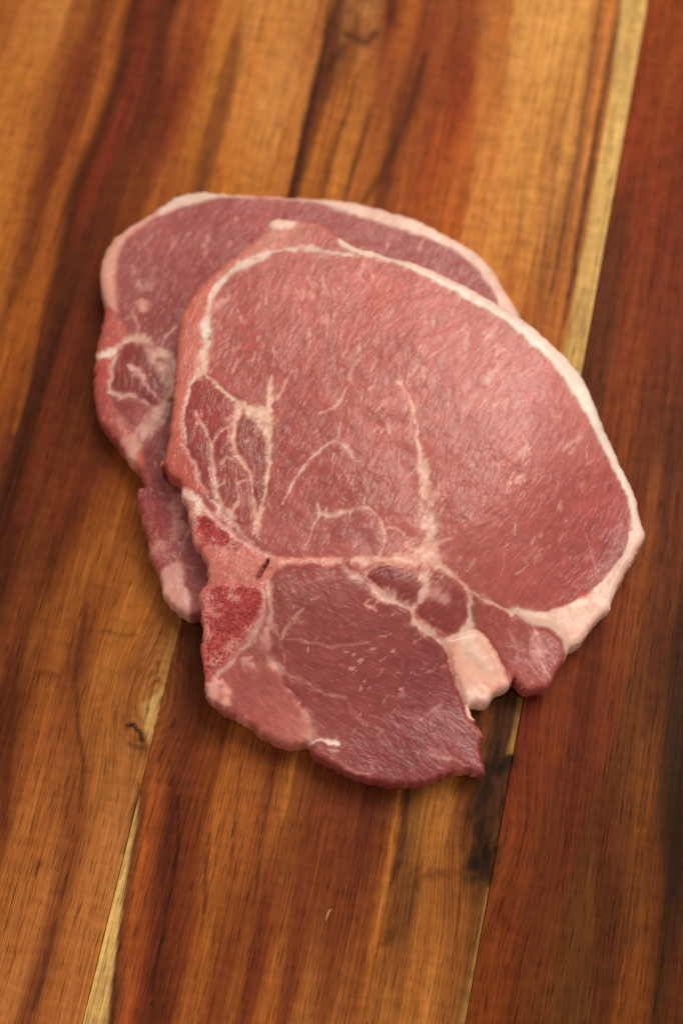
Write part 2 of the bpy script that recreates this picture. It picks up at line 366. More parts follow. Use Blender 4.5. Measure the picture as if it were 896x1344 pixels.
def plank(name_t0, name_t1, rows, off, poly=None, tone=(1, 1, 1)):
    h = 0.75
    s = np.arange(S0, S1 + h, h)
    w = max(abs(name_t1(0.0) - name_t0(0.0)), 1)
    nt = int(w / h)
    gap = 0.07
    T0, T1 = name_t0(s) + gap, name_t1(s) - gap
    a = np.concatenate([[0, 0, 0.15 / w], np.linspace(0.4 / w, 1 - 0.4 / w, nt), [1 - 0.15 / w, 1, 1]])
    z = np.zeros(len(a)); z[1] = z[-2] = -0.22; z[0] = z[-1] = -20.0; z[2] = z[-3] = -0.02
    t = T0[:, None] + (T1 - T0)[:, None] * a[None]
    ss = np.repeat(s[:, None], len(a), 1)
    P = (ss.ravel()[:, None] * G + t.ravel()[:, None] * X) * MM
    Q = np.stack([ss.ravel(), t.ravel()], 1)
    # coarse colour of the wood, then its streaks
    pts = [(x, y) for y, r in rows.items() for (x, *_c) in r]
    C = lin([c for r in rows.values() for (_x, *c) in r])
    wob = np.stack([np.zeros(len(Q)), 2.2 * fbm(Q[:, 0] * .018, Q[:, 1] * .10, 3, off + 2)], 1)
    col = kernel_field(Q + wob, st(unproject(pts, 0.0)), C, 14.0, 1.9)
    grain = Q.copy()
    for (kc, kr, ki) in KNOTS:                                # grain bends round the knots
        c = st(unproject([kc], 0.0))[0]; r = kr * 0.236
        d = grain - c; q = np.exp(-0.5 * ((d[:, 0] / (r * 1.1)) ** 2 + (d[:, 1] / (r * 0.7)) ** 2))
        grain[:, 1] -= np.sign(d[:, 1] + 1e-6) * np.minimum(np.abs(d[:, 1]), r) * 0.75 * q
        grain[:, 0] += 8 * q * fbm(Q[:, 0] * .35, Q[:, 1] * .35, 3, 5 + ki)
        rr = np.hypot(d[:, 0] * 0.8, d[:, 1] * 1.1) + 1.5 * fbm(Q[:, 0] * .1, Q[:, 1] * .1, 3, 9)
        ring = np.sin(rr * 2.6 + 3 * fbm(rr * .35, rr * 0 + ki, 3, 3)) * np.exp(-(rr / (r * 0.85)) ** 2)
        col *= (1 + 0.20 * ring)[:, None]
    Pm = P / MM
    wx = 1.3 * fbm(Q[:, 0] * .06, Q[:, 1] * .3, 3, 1 + off); wy = 1.3 * fbm(Q[:, 0] * .05, Q[:, 1] * .3, 3, 4 + off)
    Pw = Pm + np.stack([wx, wy], 1)
    Pw = Pw + 0.6 * np.stack([fbm(Pm[:, 0] * .5, Pm[:, 1] * .5, 2, 3), fbm(Pm[:, 0] * .5, Pm[:, 1] * .5, 2, 5)], 1)
    knot_mottle = fbm(Q[:, 0] * .28 + 1.5 * fbm(Q[:, 0] * .2, Q[:, 1] * .2, 2, 3), Q[:, 1] * .55, 3, 7 + off)
    edge = fbm(Q[:, 0] * .03, Q[:, 1] * 1.6, 3, 6 + off)
    for pl, wpx, c, k, soft in STROKES:
        L = unproject(pl, 0.0) / MM
        lo, hi = L.min(0) - 12, L.max(0) + 12
        m = np.where(((Pm > lo) & (Pm < hi)).all(1))[0]
        if not len(m): continue
        L = catmull(L, 4.0, False)
        d = np.full(len(m), 1e9); f = np.zeros(len(m))
        for i in range(len(L) - 1):
            di, ti, _ = seg_dist(Pw[m], L[i], L[i + 1])
            b = di < d; d[b] = di[b]; f[b] = ((i + ti) / (len(L) - 1))[b]
        hw = wpx * 0.236 * 0.5
        ln = np.linalg.norm(np.diff(L, axis=0), axis=1).sum()
        taper = np.minimum(1, np.minimum(f, 1 - f) * 5 + 0.35) if ln > 8 * hw else 1.0
        mk = (1 - sstep(hw * (1 - soft) * taper, hw * (1 + soft) * taper + 0.25, d + edge[m] * hw * 0.7)) * k
        if wpx > 13: mk = mk * np.clip(1.0 + 2.2 * knot_mottle[m], 0.35, 1.0)      # broad dark patches are never even
        col[m] = col[m] * (1 - mk[:, None]) + lin(c) * mk[:, None]
    if poly:
        for pp, sft, *sc in poly:                                  # pale sapwood
            sd = signed(Pm, unproject(pp, 0.0) / MM, margin=6.0) + 0.5 * edge
            mk = 1 - sstep(-sft, sft, sd)
            cc = lin(sc[0] if sc else SAP) * (0.92 + 0.5 * fbm(Q[:, 0] * .04, Q[:, 1] * .5, 3, 8))[:, None]
            col = col * (1 - mk[:, None]) + cc * mk[:, None]
    nA = len(a); ns = len(s)
    V = np.column_stack([P, np.tile(z, ns) * MM])
    idx = np.arange(ns * nA).reshape(ns, nA)
    F = np.stack([idx[:-1, :-1], idx[:-1, 1:], idx[1:, 1:], idx[1:, :-1]], -1).reshape(-1, 4)
    F = F.tolist()
    # end grain and underside close the plank
    F.append(idx[0, ::-1].tolist()); F.append(idx[-1, :].tolist())
    F.append([idx[0, 0], idx[-1, 0], idx[-1, -1], idx[0, -1]])
    gv = np.column_stack([grain[:, 0] + 300 * off, grain[:, 1] + 170 * off, np.zeros(len(grain)) + off * 3.1])
    col = col * (np.clip(col.mean(1), .004, 1) / .13)[:, None] ** .04   # deeper contrast between dark and pale grain
    ca = np.column_stack([col * np.array([1.19, 1.17, 1.0]) * np.array(tone), np.ones(len(col))])
    me = build_mesh('plank', V, F, WOOD, {'wood': ('FLOAT_COLOR', ca), 'grain': ('FLOAT_VECTOR', gv)})
    sm = np.ones(len(me.polygons), bool); sm[-3:] = False
    me.polygons.foreach_set('use_smooth', sm.tolist())
    return link('plank', me, board)

lineA, lineB = (lambda s: joint_t(JA, s)), (lambda s: joint_t(JB, s))
p1 = plank(lambda s: 0 * s + tB - 150, lineB, ROWS1, 1.0, [([(213,904),(196,975),(190,960),(188,925)], 1.2)])
p2 = plank(lineB, lineA, ROWS2, 2.0, [([(817,-40),(815,0),(800,130),(781,240),(762,340),(742,450),(720,560),(780,560),(860,-40)], .7),
      ([(187,1000),(178,1080),(166,1150),(157,1210),(146,1290),(141,1344),(136,1420),(80,1420),(190,1000)], .5),
      ([(681,915),(675,950),(664,990),(690,990),(700,915)], .5, (150, 110, 60)), ([(640,1165),(630,1220),(617,1280),(602,1344),(640,1344),(660,1165)], .6, (150, 112, 62))])
p3 = plank(lineA, lambda s: 0 * s + tA + 150, ROWS3, 3.0, tone=(1.02, 1.02, .76))
p1['label'] = 'honey brown plank with a dark band and a small knot'
p2['label'] = 'plank with yellow sapwood edges and a black knot'
p3['label'] = 'even reddish brown plank'

# ------------------------------------------------------------------ the pork chops
THICK = 13.0                                                # millimetres
GRID = 0.42
BACK_VIS = [(679,410),(665,387),(652,363),(636,343),(612,325),(580,307),(547,290),(514,280),(487,273),(457,266),(412,262),(350,259),(296,256),(270,253),(243,256),(225,263),(207,277),(176,295),(154,310),(142,324),(133,346),(132,377),(138,404),(133,431),(127,458),(123,498),(125,525),(129,547),(142,574),(158,592),(171,612),(184,625),(192,637),(181,647),(184,667),(190,694),(199,730),(210,756),(217,783),(228,801),(242,814),(257,819)]
BACK_HID = [(300,812),(370,800),(450,785),(530,755),(600,700),(650,630),(685,555),(695,480)]
FRONT = [(361,289),(386,291),(421,296),(448,313),(470,326),(487,329),(509,338),(549,347),(607,374),(647,396),(679,414),(710,439),(746,474),(768,503),(781,532),(793,564),(813,608),(833,650),(839,680),(846,703),(839,716),(830,736),(817,756),(804,783),(797,803),(788,812),(772,828),(755,852),(741,861),(730,881),(712,910),(701,913),(683,915),(672,904),(669,898),(663,910),(647,917),(632,933),(618,933),(614,930),(618,940),(627,955),(633,964),(628,980),(631,997),(636,1015),(624,1021),(606,1018),(589,1020),(568,1029),(540,1035),(502,1034),(470,1027),(437,1011),(413,999),(406,985),(381,986),(352,975),(329,957),(315,950),(294,940),(275,922),(272,907),(269,889),(266,861),(266,823),(262,790),(264,774),(273,765),(274,747),(266,732),(255,716),(252,694),(248,672),(239,656),(241,645),(229,638),(217,618),(212,611),(220,587),(227,542),(230,498),(233,462),(238,417),(252,391),(279,362),(310,337),(337,315),(352,299)]

def outline(px, base, wob, amp):
    """picture outline -> closed outline on the place, each point at the height its edge is seen at"""
    px = np.array(px, float)
    z = np.full(len(px), 0.5 * THICK)
    for _ in range(5):
        W = unproject(px, z * MM) / MM
        W2 = catmull(W, 2.0, True)
        n = np.roll(W, -1, 0) - np.roll(W, 1, 0)
        ar = 0.5 * np.sum(W[:, 0] * np.roll(W[:, 1], -1) - np.roll(W[:, 0], -1) * W[:, 1])
        n = np.stack([n[:, 1], -n[:, 0]], 1) * np.sign(ar)
        n /= np.linalg.norm(n, axis=1)[:, None]
        h = (W * MM - CAM[:2]) / CAM[2]                     # which rim of the side wall the camera sees as the outline
        z = base(W) + THICK * (0.47 + 0.38 * np.tanh(14 * (h * n).sum(1)))
    C = catmull(W, 0.8, True)
    C = C + np.where((C[:, 0] < -10) | (C[:, 1] < -62), 1.15, 0.45)[:, None] * np.stack([fbm(C[:, 0] * 1.3, C[:, 1] * 1.3, 2, wob + 8), fbm(C[:, 0] * 1.3, C[:, 1] * 1.3, 2, wob + 9)], 1)
    return C + amp * np.stack([fbm(C[:, 0] * .45, C[:, 1] * .45, 3, wob), fbm(C[:, 0] * .45, C[:, 1] * .45, 3, wob + 5)], 1)

back_outline = outline(BACK_VIS + BACK_HID, lambda W: np.zeros(len(W)), 1, 0.7)
def front_base(W):
    d = signed(np.asarray(W, float), back_outline)
    return (THICK + 0.4) * (1 - sstep(-2.0, 46.0, d))
front_outline = outline(FRONT, front_base, 2, 0.7)

MUSCLE_TONE, FAT_TONE, BONE_TONE = np.array([.95, .78, .72]), np.array([1.02, 1.13, 1.13]), np.array([1.1, 1.0, 1.0])
def chop(name, label, out, base, parts, samples, veins, flecks, bumps, group, seed, edge_r):
    lo, hi = out.min(0) - 1, out.max(0) + 1
    gx, gy = np.arange(lo[0], hi[0], GRID), np.arange(lo[1], hi[1], GRID)
    Pg = np.stack(np.meshgrid(gx, gy, indexing='ij'), -1).reshape(-1, 2)
    sd, near = signed(Pg, out, True)
    keep = sd < 0.5 * GRID
    snap = keep & (sd > -0.5 * GRID)
    Pg[snap] = near[snap]
    rim = snap.copy()
    new = -np.ones(len(Pg), int); new[keep] = np.arange(keep.sum())
    nx, ny = len(gx), len(gy)
    idx = new.reshape(nx, ny)
    quad = np.stack([idx[:-1, :-1], idx[1:, :-1], idx[1:, 1:], idx[:-1, 1:]], -1).reshape(-1, 4)
    cnt = (quad >= 0).sum(1)
    Q4 = quad[cnt == 4]
    T3 = quad[cnt == 3]
    T3 = np.array([[v for v in r if v >= 0] for r in T3]) if len(T3) else np.zeros((0, 3), int)
    P = Pg[keep]; sdp = np.minimum(sd[keep], 0); sdp[snap[keep]] = 0
    n = len(P)
    b = base(P)
    def up(px):                                            # picture point -> point on the cut face
        px = np.atleast_2d(np.asarray(px, float))
        z = np.full(len(px), THICK * 1.5)
        for _ in range(5):
            W = unproject(px, z * MM) / MM
            z = base(W) + THICK
        return W
    # domain wobble so that traced lines run unevenly
    Pw = P + 1.5 * np.stack([fbm(P[:, 0] * .35, P[:, 1] * .35, 3, seed), fbm(P[:, 0] * .35, P[:, 1] * .35, 3, seed + 4)], 1) \
           + 0.5 * np.stack([fbm(P[:, 0] * 1.4, P[:, 1] * 1.4, 2, seed + 1), fbm(P[:, 0] * 1.4, P[:, 1] * 1.4, 2, seed + 6)], 1)
    label_of = np.zeros(n, int)
    flesh = np.zeros((n, 3)); fat = np.zeros(n); bone = np.zeros(n); relief = np.zeros(n); rr = np.full(n, edge_r)
    psd = []
    for k, pt in enumerate(parts):
        if pt['poly'] is None:
            s = np.full(n, -99.0)
        else:
            s = signed(Pw, catmull(up(pt['poly']), 1.5, True), margin=6.0)
        psd.append(s)
        label_of[s < 0] = k
        C = lin([c[2:] for c in pt['col']])
        f = kernel_field(P, up([c[:2] for c in pt['col']]), C, pt.get('sig', 8.0), pt.get('sig', 8.0))
        m = 1 - sstep(-pt.get('soft', .5), pt.get('soft', .5), s)
        flesh = mix(flesh, f, m)
        fat = fat * (1 - m) + pt.get('fat', 0.0) * m
        bone = bone * (1 - m) + pt.get('bone', 0.0) * m
        rr = rr * (1 - m) + pt.get('edge', edge_r) * m
        if pt.get('raise'):
            relief += pt['raise'] * sstep(0.3, -pt.get('round', 3.0), s)
        if pt.get('seam'):                                  # a crease round the piece
            relief -= pt['seam'] * np.exp(-(s / 0.7) ** 2)
    # fibre coordinates in millimetres: bending across each muscle, turning from piece to piece
    Pb = P + 9 * np.stack([fbm(P[:, 0] * .025, P[:, 1] * .025, 2, seed + 17), fbm(P[:, 0] * .025, P[:, 1] * .025, 2, seed + 18)], 1)
    ang = np.radians(np.array([pt.get('ang', 58) for pt in parts], float))[label_of]
    fib = np.column_stack([Pb[:, 0] * np.cos(ang) + Pb[:, 1] * np.sin(ang), -Pb[:, 0] * np.sin(ang) + Pb[:, 1] * np.cos(ang)])
    # seams of fat between the muscles
    FATC = lin((231, 194, 174))
    n_hi = fbm(P[:, 0] * 1.1, P[:, 1] * 1.1, 3, seed + 2)
    n_wd = fbm(P[:, 0] * .22, P[:, 1] * .22, 2, seed + 13); n_fb = fbm(fib[:, 0] * .35, fib[:, 1] * 1.3, 3, seed + 16); n_lo = fbm(P[:, 0] * .4, P[:, 1] * .4, 2, seed + 14)
    for v in veins:
        L0 = up([q[:2] for q in v['p']]); wd = np.array([q[2] for q in v['p']], float) * 0.222
        L = catmull(np.column_stack([L0, wd]), 1.5, False)
        soft = v.get('soft', .75); k = v.get('k', .9); c = lin(v['c']) if 'c' in v else FATC
        mx = L[:, 2].max() * 2.2 + 1.5
        m = np.where(((P > L[:, :2].min(0) - mx) & (P < L[:, :2].max(0) + mx)).all(1))[0]
        if not len(m): continue
        d = np.full(len(m), 1e9)
        for i in range(len(L) - 1):
            di, ti, _ = seg_dist(Pw[m], L[i, :2], L[i + 1, :2])
            hw = 0.5 * np.maximum(L[i, 2] + (L[i + 1, 2] - L[i, 2]) * ti, 0.2)
            d = np.minimum(d, di / hw)
        if 'slit' not in v:
            d = d / np.clip(1.05 + 2.0 * n_wd[m], .55, 1.8)
            k = k * np.clip(0.98 + 1.4 * n_lo[m], 0.5, 1.0)
        d = d + (n_hi[m] * 0.9 + n_fb[m] * 1.5) * v.get('rag', 1.0)
        a = np.maximum(1 - sstep(1 - soft, 1 + soft * 1.4, d), 0.0 if 'slit' in v else 0.16 * np.exp(-(np.maximum(d, 0) / 2.1) ** 2)) * k
        flesh[m] = mix(flesh[m], np.broadcast_to(c, (len(m), 3)), a)
        fat[m] = np.maximum(fat[m], a)
        relief[m] += v.get('h', -0.12) * a
    # short flecks of fat between the fibres
    fl = []
    for (x0, y0, x1, y1, cnt_, ang, ln, w) in flecks:
        for _ in range(cnt_):
            x, y = rng.uniform(x0, x1), rng.uniform(y0, y1)
            if vnoise(np.array([x * .022]), np.array([y * .022]))[0] < 0.42: continue      # flecks come in clusters
            A = math.radians(ang + rng.normal(0, 16)); l = ln * rng.lognormal(0, .5)
            fl.append((x, y, x + l * math.cos(A), y - l * math.sin(A), w * rng.lognormal(0.35, .45), rng.uniform(.2, .72)))
    if fl:
        A, B = up([q[:2] for q in fl]), up([q[2:4] for q in fl])
        for i, q in enumerate(fl):
            lo_, hi_ = np.minimum(A[i], B[i]) - 1.5, np.maximum(A[i], B[i]) + 1.5
            m = np.where((P[:, 0] > lo_[0]) & (P[:, 0] < hi_[0]) & (P[:, 1] > lo_[1]) & (P[:, 1] < hi_[1]))[0]
            if not len(m): continue
            d, t, _ = seg_dist(Pw[m], A[i], B[i])
            hw = 0.5 * q[4] * 0.222 * (1 - 0.7 * np.abs(2 * t - 1))
            a = (1 - sstep(0.3, 2.1, d / hw + 2.4 * n_hi[m])) * q[5] * (1 - fat[m])
            flesh[m] = mix(flesh[m], np.broadcast_to(lin((222, 172, 156)), (len(m), 3)), a)
            fat[m] = np.maximum(fat[m], a * .6)
    # colour variation of each tissue
    v1 = fbm(P[:, 0] * .09, P[:, 1] * .09, 4, seed + 7); v2 = fbm(P[:, 0] * .3, P[:, 1] * .3, 4, seed + 9)
    flesh = flesh * (1 + 0.30 * v1 + 0.22 * v2)[:, None]
    blush = np.clip(0.5 + 2.2 * fbm(P[:, 0] * .16, P[:, 1] * .16, 3, seed + 12), 0, 1) * fat
    flesh = flesh * (1 - blush[:, None] * np.array([0.01, 0.09, 0.11]))
    tg = np.clip(1 - fat - bone, 0, 1)[:, None] * MUSCLE_TONE + fat[:, None] * FAT_TONE + np.clip(np.minimum(bone, 1 - fat), 0, 1)[:, None] * BONE_TONE
    flesh = flesh * tg
    bn = fbm(P[:, 0] * .22, P[:, 1] * .22, 4, seed + 15); bs = np.clip(bone * 1.4, 0, 1) * (1 - fat)
    flesh = mix(flesh, np.broadcast_to(lin((150, 38, 36)), flesh.shape), .6 * bs * sstep(.02, .2, bn))
    flesh = mix(flesh, np.broadcast_to(lin((222, 156, 140)), flesh.shape), .6 * bs * sstep(-.04, -.2, bn))
    # relief of the cut face
    relief += 0.9 * fbm(P[:, 0] * .07, P[:, 1] * .07, 3, seed + 3) + 0.30 * fbm(P[:, 0] * .3, P[:, 1] * .3, 3, seed + 5) \
        + 0.10 * fbm(P[:, 0] * 1.2, P[:, 1] * 1.2, 2, seed + 8)
    for (x, y, rad, hgt) in bumps:
        c = up([(x, y)])[0]; relief += hgt * np.exp(-((P[:, 0] - c[0]) ** 2 + (P[:, 1] - c[1]) ** 2) / (2 * (rad * .222) ** 2))
    slit = None
    d_in = np.clip(-sdp, 0, None); R = rr * (1 + 0.5 * fbm(P[:, 0] * .12, P[:, 1] * .12, 2, seed + 10))
    u = np.clip(1 - d_in / R, 0, 1)
    z = THICK + relief * (1 - u ** 2) - R * (1 - np.sqrt(np.clip(1 - u * u, 0, 1)))
    for v in veins:
        if v.get('slit'):
            L = catmull(np.column_stack([up([q[:2] for q in v['p']]), [q[2] * .222 for q in v['p']]]), .5, False)
            d = np.full(n, 1e9)
            for i in range(len(L) - 1):
                di, ti, _ = seg_dist(P, L[i, :2], L[i + 1, :2]); d = np.minimum(d, di / (0.5 * L[i, 2] + .15))
            z -= v['slit'] * (1 - sstep(.2, 1.5, d))
    zt = z + b
    cen = P.mean(0)
    root = thing(name, label, 'pork chop', (cen[0] * MM, cen[1] * MM, 0.0), group)
    # outward direction at the rim
    pad = np.vstack([Q4, np.column_stack([T3, T3[:, 2]])]) if len(T3) else Q4      # triangles: last corner twice
    isq = np.arange(len(pad)) < len(Q4)
    fl_lab = np.sort(label_of[pad], axis=1)[:, 1]
    ea, eb, ef = [], [], []
    for i in range(4):
        a_, b_ = pad[:, i], pad[:, (i + 1) % 4]
        ok = a_ != b_
        ea.append(a_[ok]); eb.append(b_[ok]); ef.append(np.where(ok)[0])
    ea, eb, ef = np.concatenate(ea), np.concatenate(eb), np.concatenate(ef)
    key = np.minimum(ea, eb).astype(np.int64) * n + np.maximum(ea, eb)
    o = np.argsort(key, kind='stable'); ks = key[o]
    first = np.r_[True, ks[1:] != ks[:-1]]; start = np.where(first)[0]; cntk = np.diff(np.r_[start, len(ks)])
    bi = o[start[cntk == 1]]
    bA, bB, bF = ea[bi], eb[bi], ef[bi]
    t = P[bB] - P[bA]; nn = np.column_stack([t[:, 1], -t[:, 0]]); nn /= np.linalg.norm(nn, axis=1)[:, None] + 1e-9
    nrm = np.zeros((n, 2)); np.add.at(nrm, bA, nn); np.add.at(nrm, bB, nn)
    nrm /= np.linalg.norm(nrm, axis=1)[:, None] + 1e-9
    s2 = start[cntk == 2]; i0, i1 = o[s2], o[s2 + 1]
    dif = fl_lab[ef[i0]] != fl_lab[ef[i1]]
    sm_e = np.concatenate([i0[dif], i1[dif]])              # half edges on tissue seams
    objs = {}
    for k, pt in enumerate(parts):
        fids = np.where(fl_lab == k)[0]
        if not len(fids): continue
        used = np.unique(pad[fids])
        remap = -np.ones(n, int); remap[used] = np.arange(len(used))
        V = [np.column_stack([P[used], zt[used]])]
        src = [used]
        m0 = len(used)
        rf = remap[pad[fids]]; q = isq[fids]
        F = rf[q].tolist() + rf[~q][:, :3].tolist()
        V.append(np.column_stack([P[used] + nrm[used] * -1.2, b[used] + 0.15])); src.append(used)   # underside
        F += (rf[q][:, ::-1] + m0).tolist() + (rf[~q][:, 2::-1] + m0).tolist()
        nxt = 2 * m0
        # rounded outer side, ring by ring
        mine = fl_lab[bF] == k
        if mine.any():
            A_, B_ = bA[mine], bB[mine]
            bv = np.unique(np.r_[A_, B_]); rm = -np.ones(n, int); rm[bv] = np.arange(len(bv))
            rings = [remap[bv]]
            for t, inn in ((.2, -.25), (.4, -.4), (.6, -.3), (.78, .05), (.92, .6)):
                zz = zt[bv] * (1 - t) + (b[bv] + 0.15) * t
                wv = inn + 0.6 * fbm(P[bv, 0] * .35 + t * 2, P[bv, 1] * .35 + t * 3, 3, seed + 22)
                V.append(np.column_stack([P[bv] - nrm[bv] * wv[:, None], zz])); src.append(bv)
                rings.append(np.arange(len(bv)) + nxt); nxt += len(bv)
            rings.append(rings[0] + m0)
            for r0, r1 in zip(rings[:-1], rings[1:]):
                i, j = rm[A_], rm[B_]
                F += np.column_stack([r0[j], r0[i], r1[i], r1[j]]).tolist()
        # inner faces where one tissue meets the next
        me_ = sm_e[fl_lab[ef[sm_e]] == k]
        if len(me_):
            A_, B_ = ea[me_], eb[me_]
            iv = np.unique(np.r_[A_, B_]); rm = -np.ones(n, int); rm[iv] = np.arange(len(iv))
            V.append(np.column_stack([P[iv], zt[iv]])); V.append(np.column_stack([P[iv], b[iv] + .15])); src += [iv, iv]
            i, j = rm[A_] + nxt, rm[B_] + nxt
            F += np.column_stack([j, i, i + len(iv), j + len(iv)]).tolist()
            nxt += 2 * len(iv)
        V = np.vstack(V); src = np.concatenate(src)
        V[:, :2] -= cen
        muscle = np.clip(1 - fat - bone, 0, 1)
        me = build_mesh(pt['name'], V * MM, F, MEAT, {
            'flesh': ('FLOAT_COLOR', np.column_stack([flesh[src], np.ones(len(src))])),
            'tissue': ('FLOAT_VECTOR', np.column_stack([fat[src], bone[src], muscle[src]])),
            'fibre': ('FLOAT_VECTOR', np.column_stack([fib[src], V[:, 2] + 40 * seed]))})
        objs[k] = link(pt['name'], me, objs.get(pt.get('under')) or root, label=pt.get('label'))
    return root

GROUP = 'raw pork chops lying on the board'
F_FAT, F_PINK = (228, 190, 170), (226, 170, 150)
# ---- lower chop
back_parts = [
 dict(name='loin_muscle', poly=None, col=[(200,330,158,84,82),(260,310,164,88,86),(350,280,168,90,88),(300,350,158,80,78),(200,420,150,72,70),(480,300,164,86,84),(600,340,160,80,78),(640,380,160,85,80)], label='pale pink loin muscle', sig=10),
 dict(name='fat_rim', poly=[(240,240),(206,283),(234,273),(262,266),(296,260),(350,262),(412,267),(459,281),(507,296),(552,309),(588,325),(616,343),(638,369),(652,394),(663,425),(720,440),(690,330),(560,250),(400,230)], fat=.92, soft=.9,
      col=[(270,260,226,190,172),(480,278,226,182,164),(560,302,230,188,170),(640,355,226,184,168),(670,395,222,176,160),(350,260,214,160,148)], label='creamy white rim of fat', edge=2.4),
 dict(name='fat_edge', poly=[(208,276),(206,284),(180,303),(163,320),(155,346),(151,377),(155,407),(146,416),(134,404),(128,377),(128,340),(150,305),(185,283)], fat=.6, soft=1.4,
      col=[(190,292,216,160,142),(150,330,218,158,140),(142,380,216,150,132)], edge=3),
 dict(name='side_muscle', ang=75, poly=[(154,409),(168,440),(150,458),(147,489),(146,516),(158,545),(176,570),(196,600),(200,625),(190,640),(160,615),(110,560),(110,440),(130,400)], soft=1.0,
      col=[(142,430,184,94,82),(134,490,180,80,72),(135,530,178,84,76),(160,575,190,104,94),(150,550,164,76,70)], edge=3),
 dict(name='rib_muscle', ang=85, poly=[(154,462),(167,448),(185,446),(203,460),(216,480),(222,505),(212,530),(196,528),(180,522),(158,520),(146,514),(148,489)], soft=.8, seam=.25,
      col=[(185,475,142,54,50),(170,505,116,36,34),(205,505,142,54,48)], label='dark red oval rib muscle'),
 dict(name='shoulder_muscle', poly=[(206,540),(196,560),(186,590),(196,625),(214,640),(240,640),(250,560),(236,520),(222,522)], soft=1.0, col=[(205,580,146,66,62),(225,570,120,50,48),(215,620,128,56,54)]),
 dict(name='bone', poly=[(192,636),(178,646),(182,667),(187,694),(196,730),(206,757),(224,742),(234,722),(248,694),(258,660),(240,636),(214,634)], bone=.55, edge=1.6, soft=.6, seam=.2,
      col=[(200,660,140,62,60),(205,700,146,68,64),(225,690,124,48,48),(212,738,180,110,102)], label='dark red cut bone'),
 dict(name='fat_lump', poly=[(206,757),(213,783),(224,803),(242,818),(250,800),(248,780),(240,768),(242,745),(234,735),(222,742)], fat=.8, soft=.9, **{'raise': .3},
      col=[(225,760,206,146,136),(232,790,222,150,136),(242,806,214,158,140)], edge=1.6),
]
back_veins = [
 dict(p=[(130,468,12),(141,464,12),(150,460,7)], c=(234,206,192)), dict(p=[(150,460,6),(167,446,8),(185,445,10),(203,458,14),(218,470,22),(228,484,26),(226,505,16)], c=(222,172,152), soft=.8),
 dict(p=[(226,505,12),(221,520,9),(212,538,12),(200,552,16),(188,566,18),(178,582,16),(172,600,12)], c=(216,168,152), soft=.9, k=.75),
 dict(p=[(169,481,4),(178,485,7),(186,494,6),(196,509,4.5),(207,523,3)], c=(222,168,158)), dict(p=[(146,515,5),(158,520,5),(169,519,4),(180,521,5),(194,529,4)], c=(216,160,148)),
 dict(p=[(154,462,3),(147,489,3),(146,515,3)], k=.6), dict(p=[(182,430,3),(176,410,2)], k=.4), dict(p=[(214,452,4),(222,438,4),(232,430,3)], k=.6),
 dict(p=[(182,372,9),(192,378,13),(200,380,7)], c=(214,160,156), k=.55, soft=.9), dict(p=[(189,396,8),(189,406,8)], c=(226,160,142), k=.75, soft=.8), dict(p=[(174,350,8),(178,356,6)], c=(206,150,150), k=.6, soft=.9),
 dict(p=[(243,320,5),(248,308,3)], k=.4, soft=.9), dict(p=[(190,320,6),(205,305,3)], k=.3, soft=.9), dict(p=[(268,325,4),(277,308,2)], k=.35, soft=.9),
 dict(p=[(248,690,3),(240,715,3.5),(228,740,5)], c=(214,150,150), k=.7), dict(p=[(190,632,6),(182,648,5),(186,690,4),(197,730,5),(208,757,6)], c=(216,130,118), k=.65, soft=.8),
 dict(p=[(258,745,3),(240,741,2.5),(228,744,3)], c=(206,150,140), k=.6), dict(p=[(160,596,7),(173,612,8),(188,630,8)], c=(222,146,130), k=.7, soft=.9),
 dict(p=[(156,550,9),(164,566,10),(160,580,7)], c=(210,150,136), k=.5, soft=1), dict(p=[(225,530,4),(220,545,3)], k=.5),
]
back_flecks = [(170,290,620,340,46,70,12,2.2), (160,330,260,440,20,80,10,2.4), (130,540,190,600,12,60,8,2)]

chop('pork_chop', 'underneath pork chop, mostly covered, its fat rim and ragged bone edge showing', back_outline,
     lambda W: np.zeros(len(W)), back_parts, None, back_veins, back_flecks, [(185,480,26,.8),(300,320,80,.6)], GROUP, 1.0, 1.3)

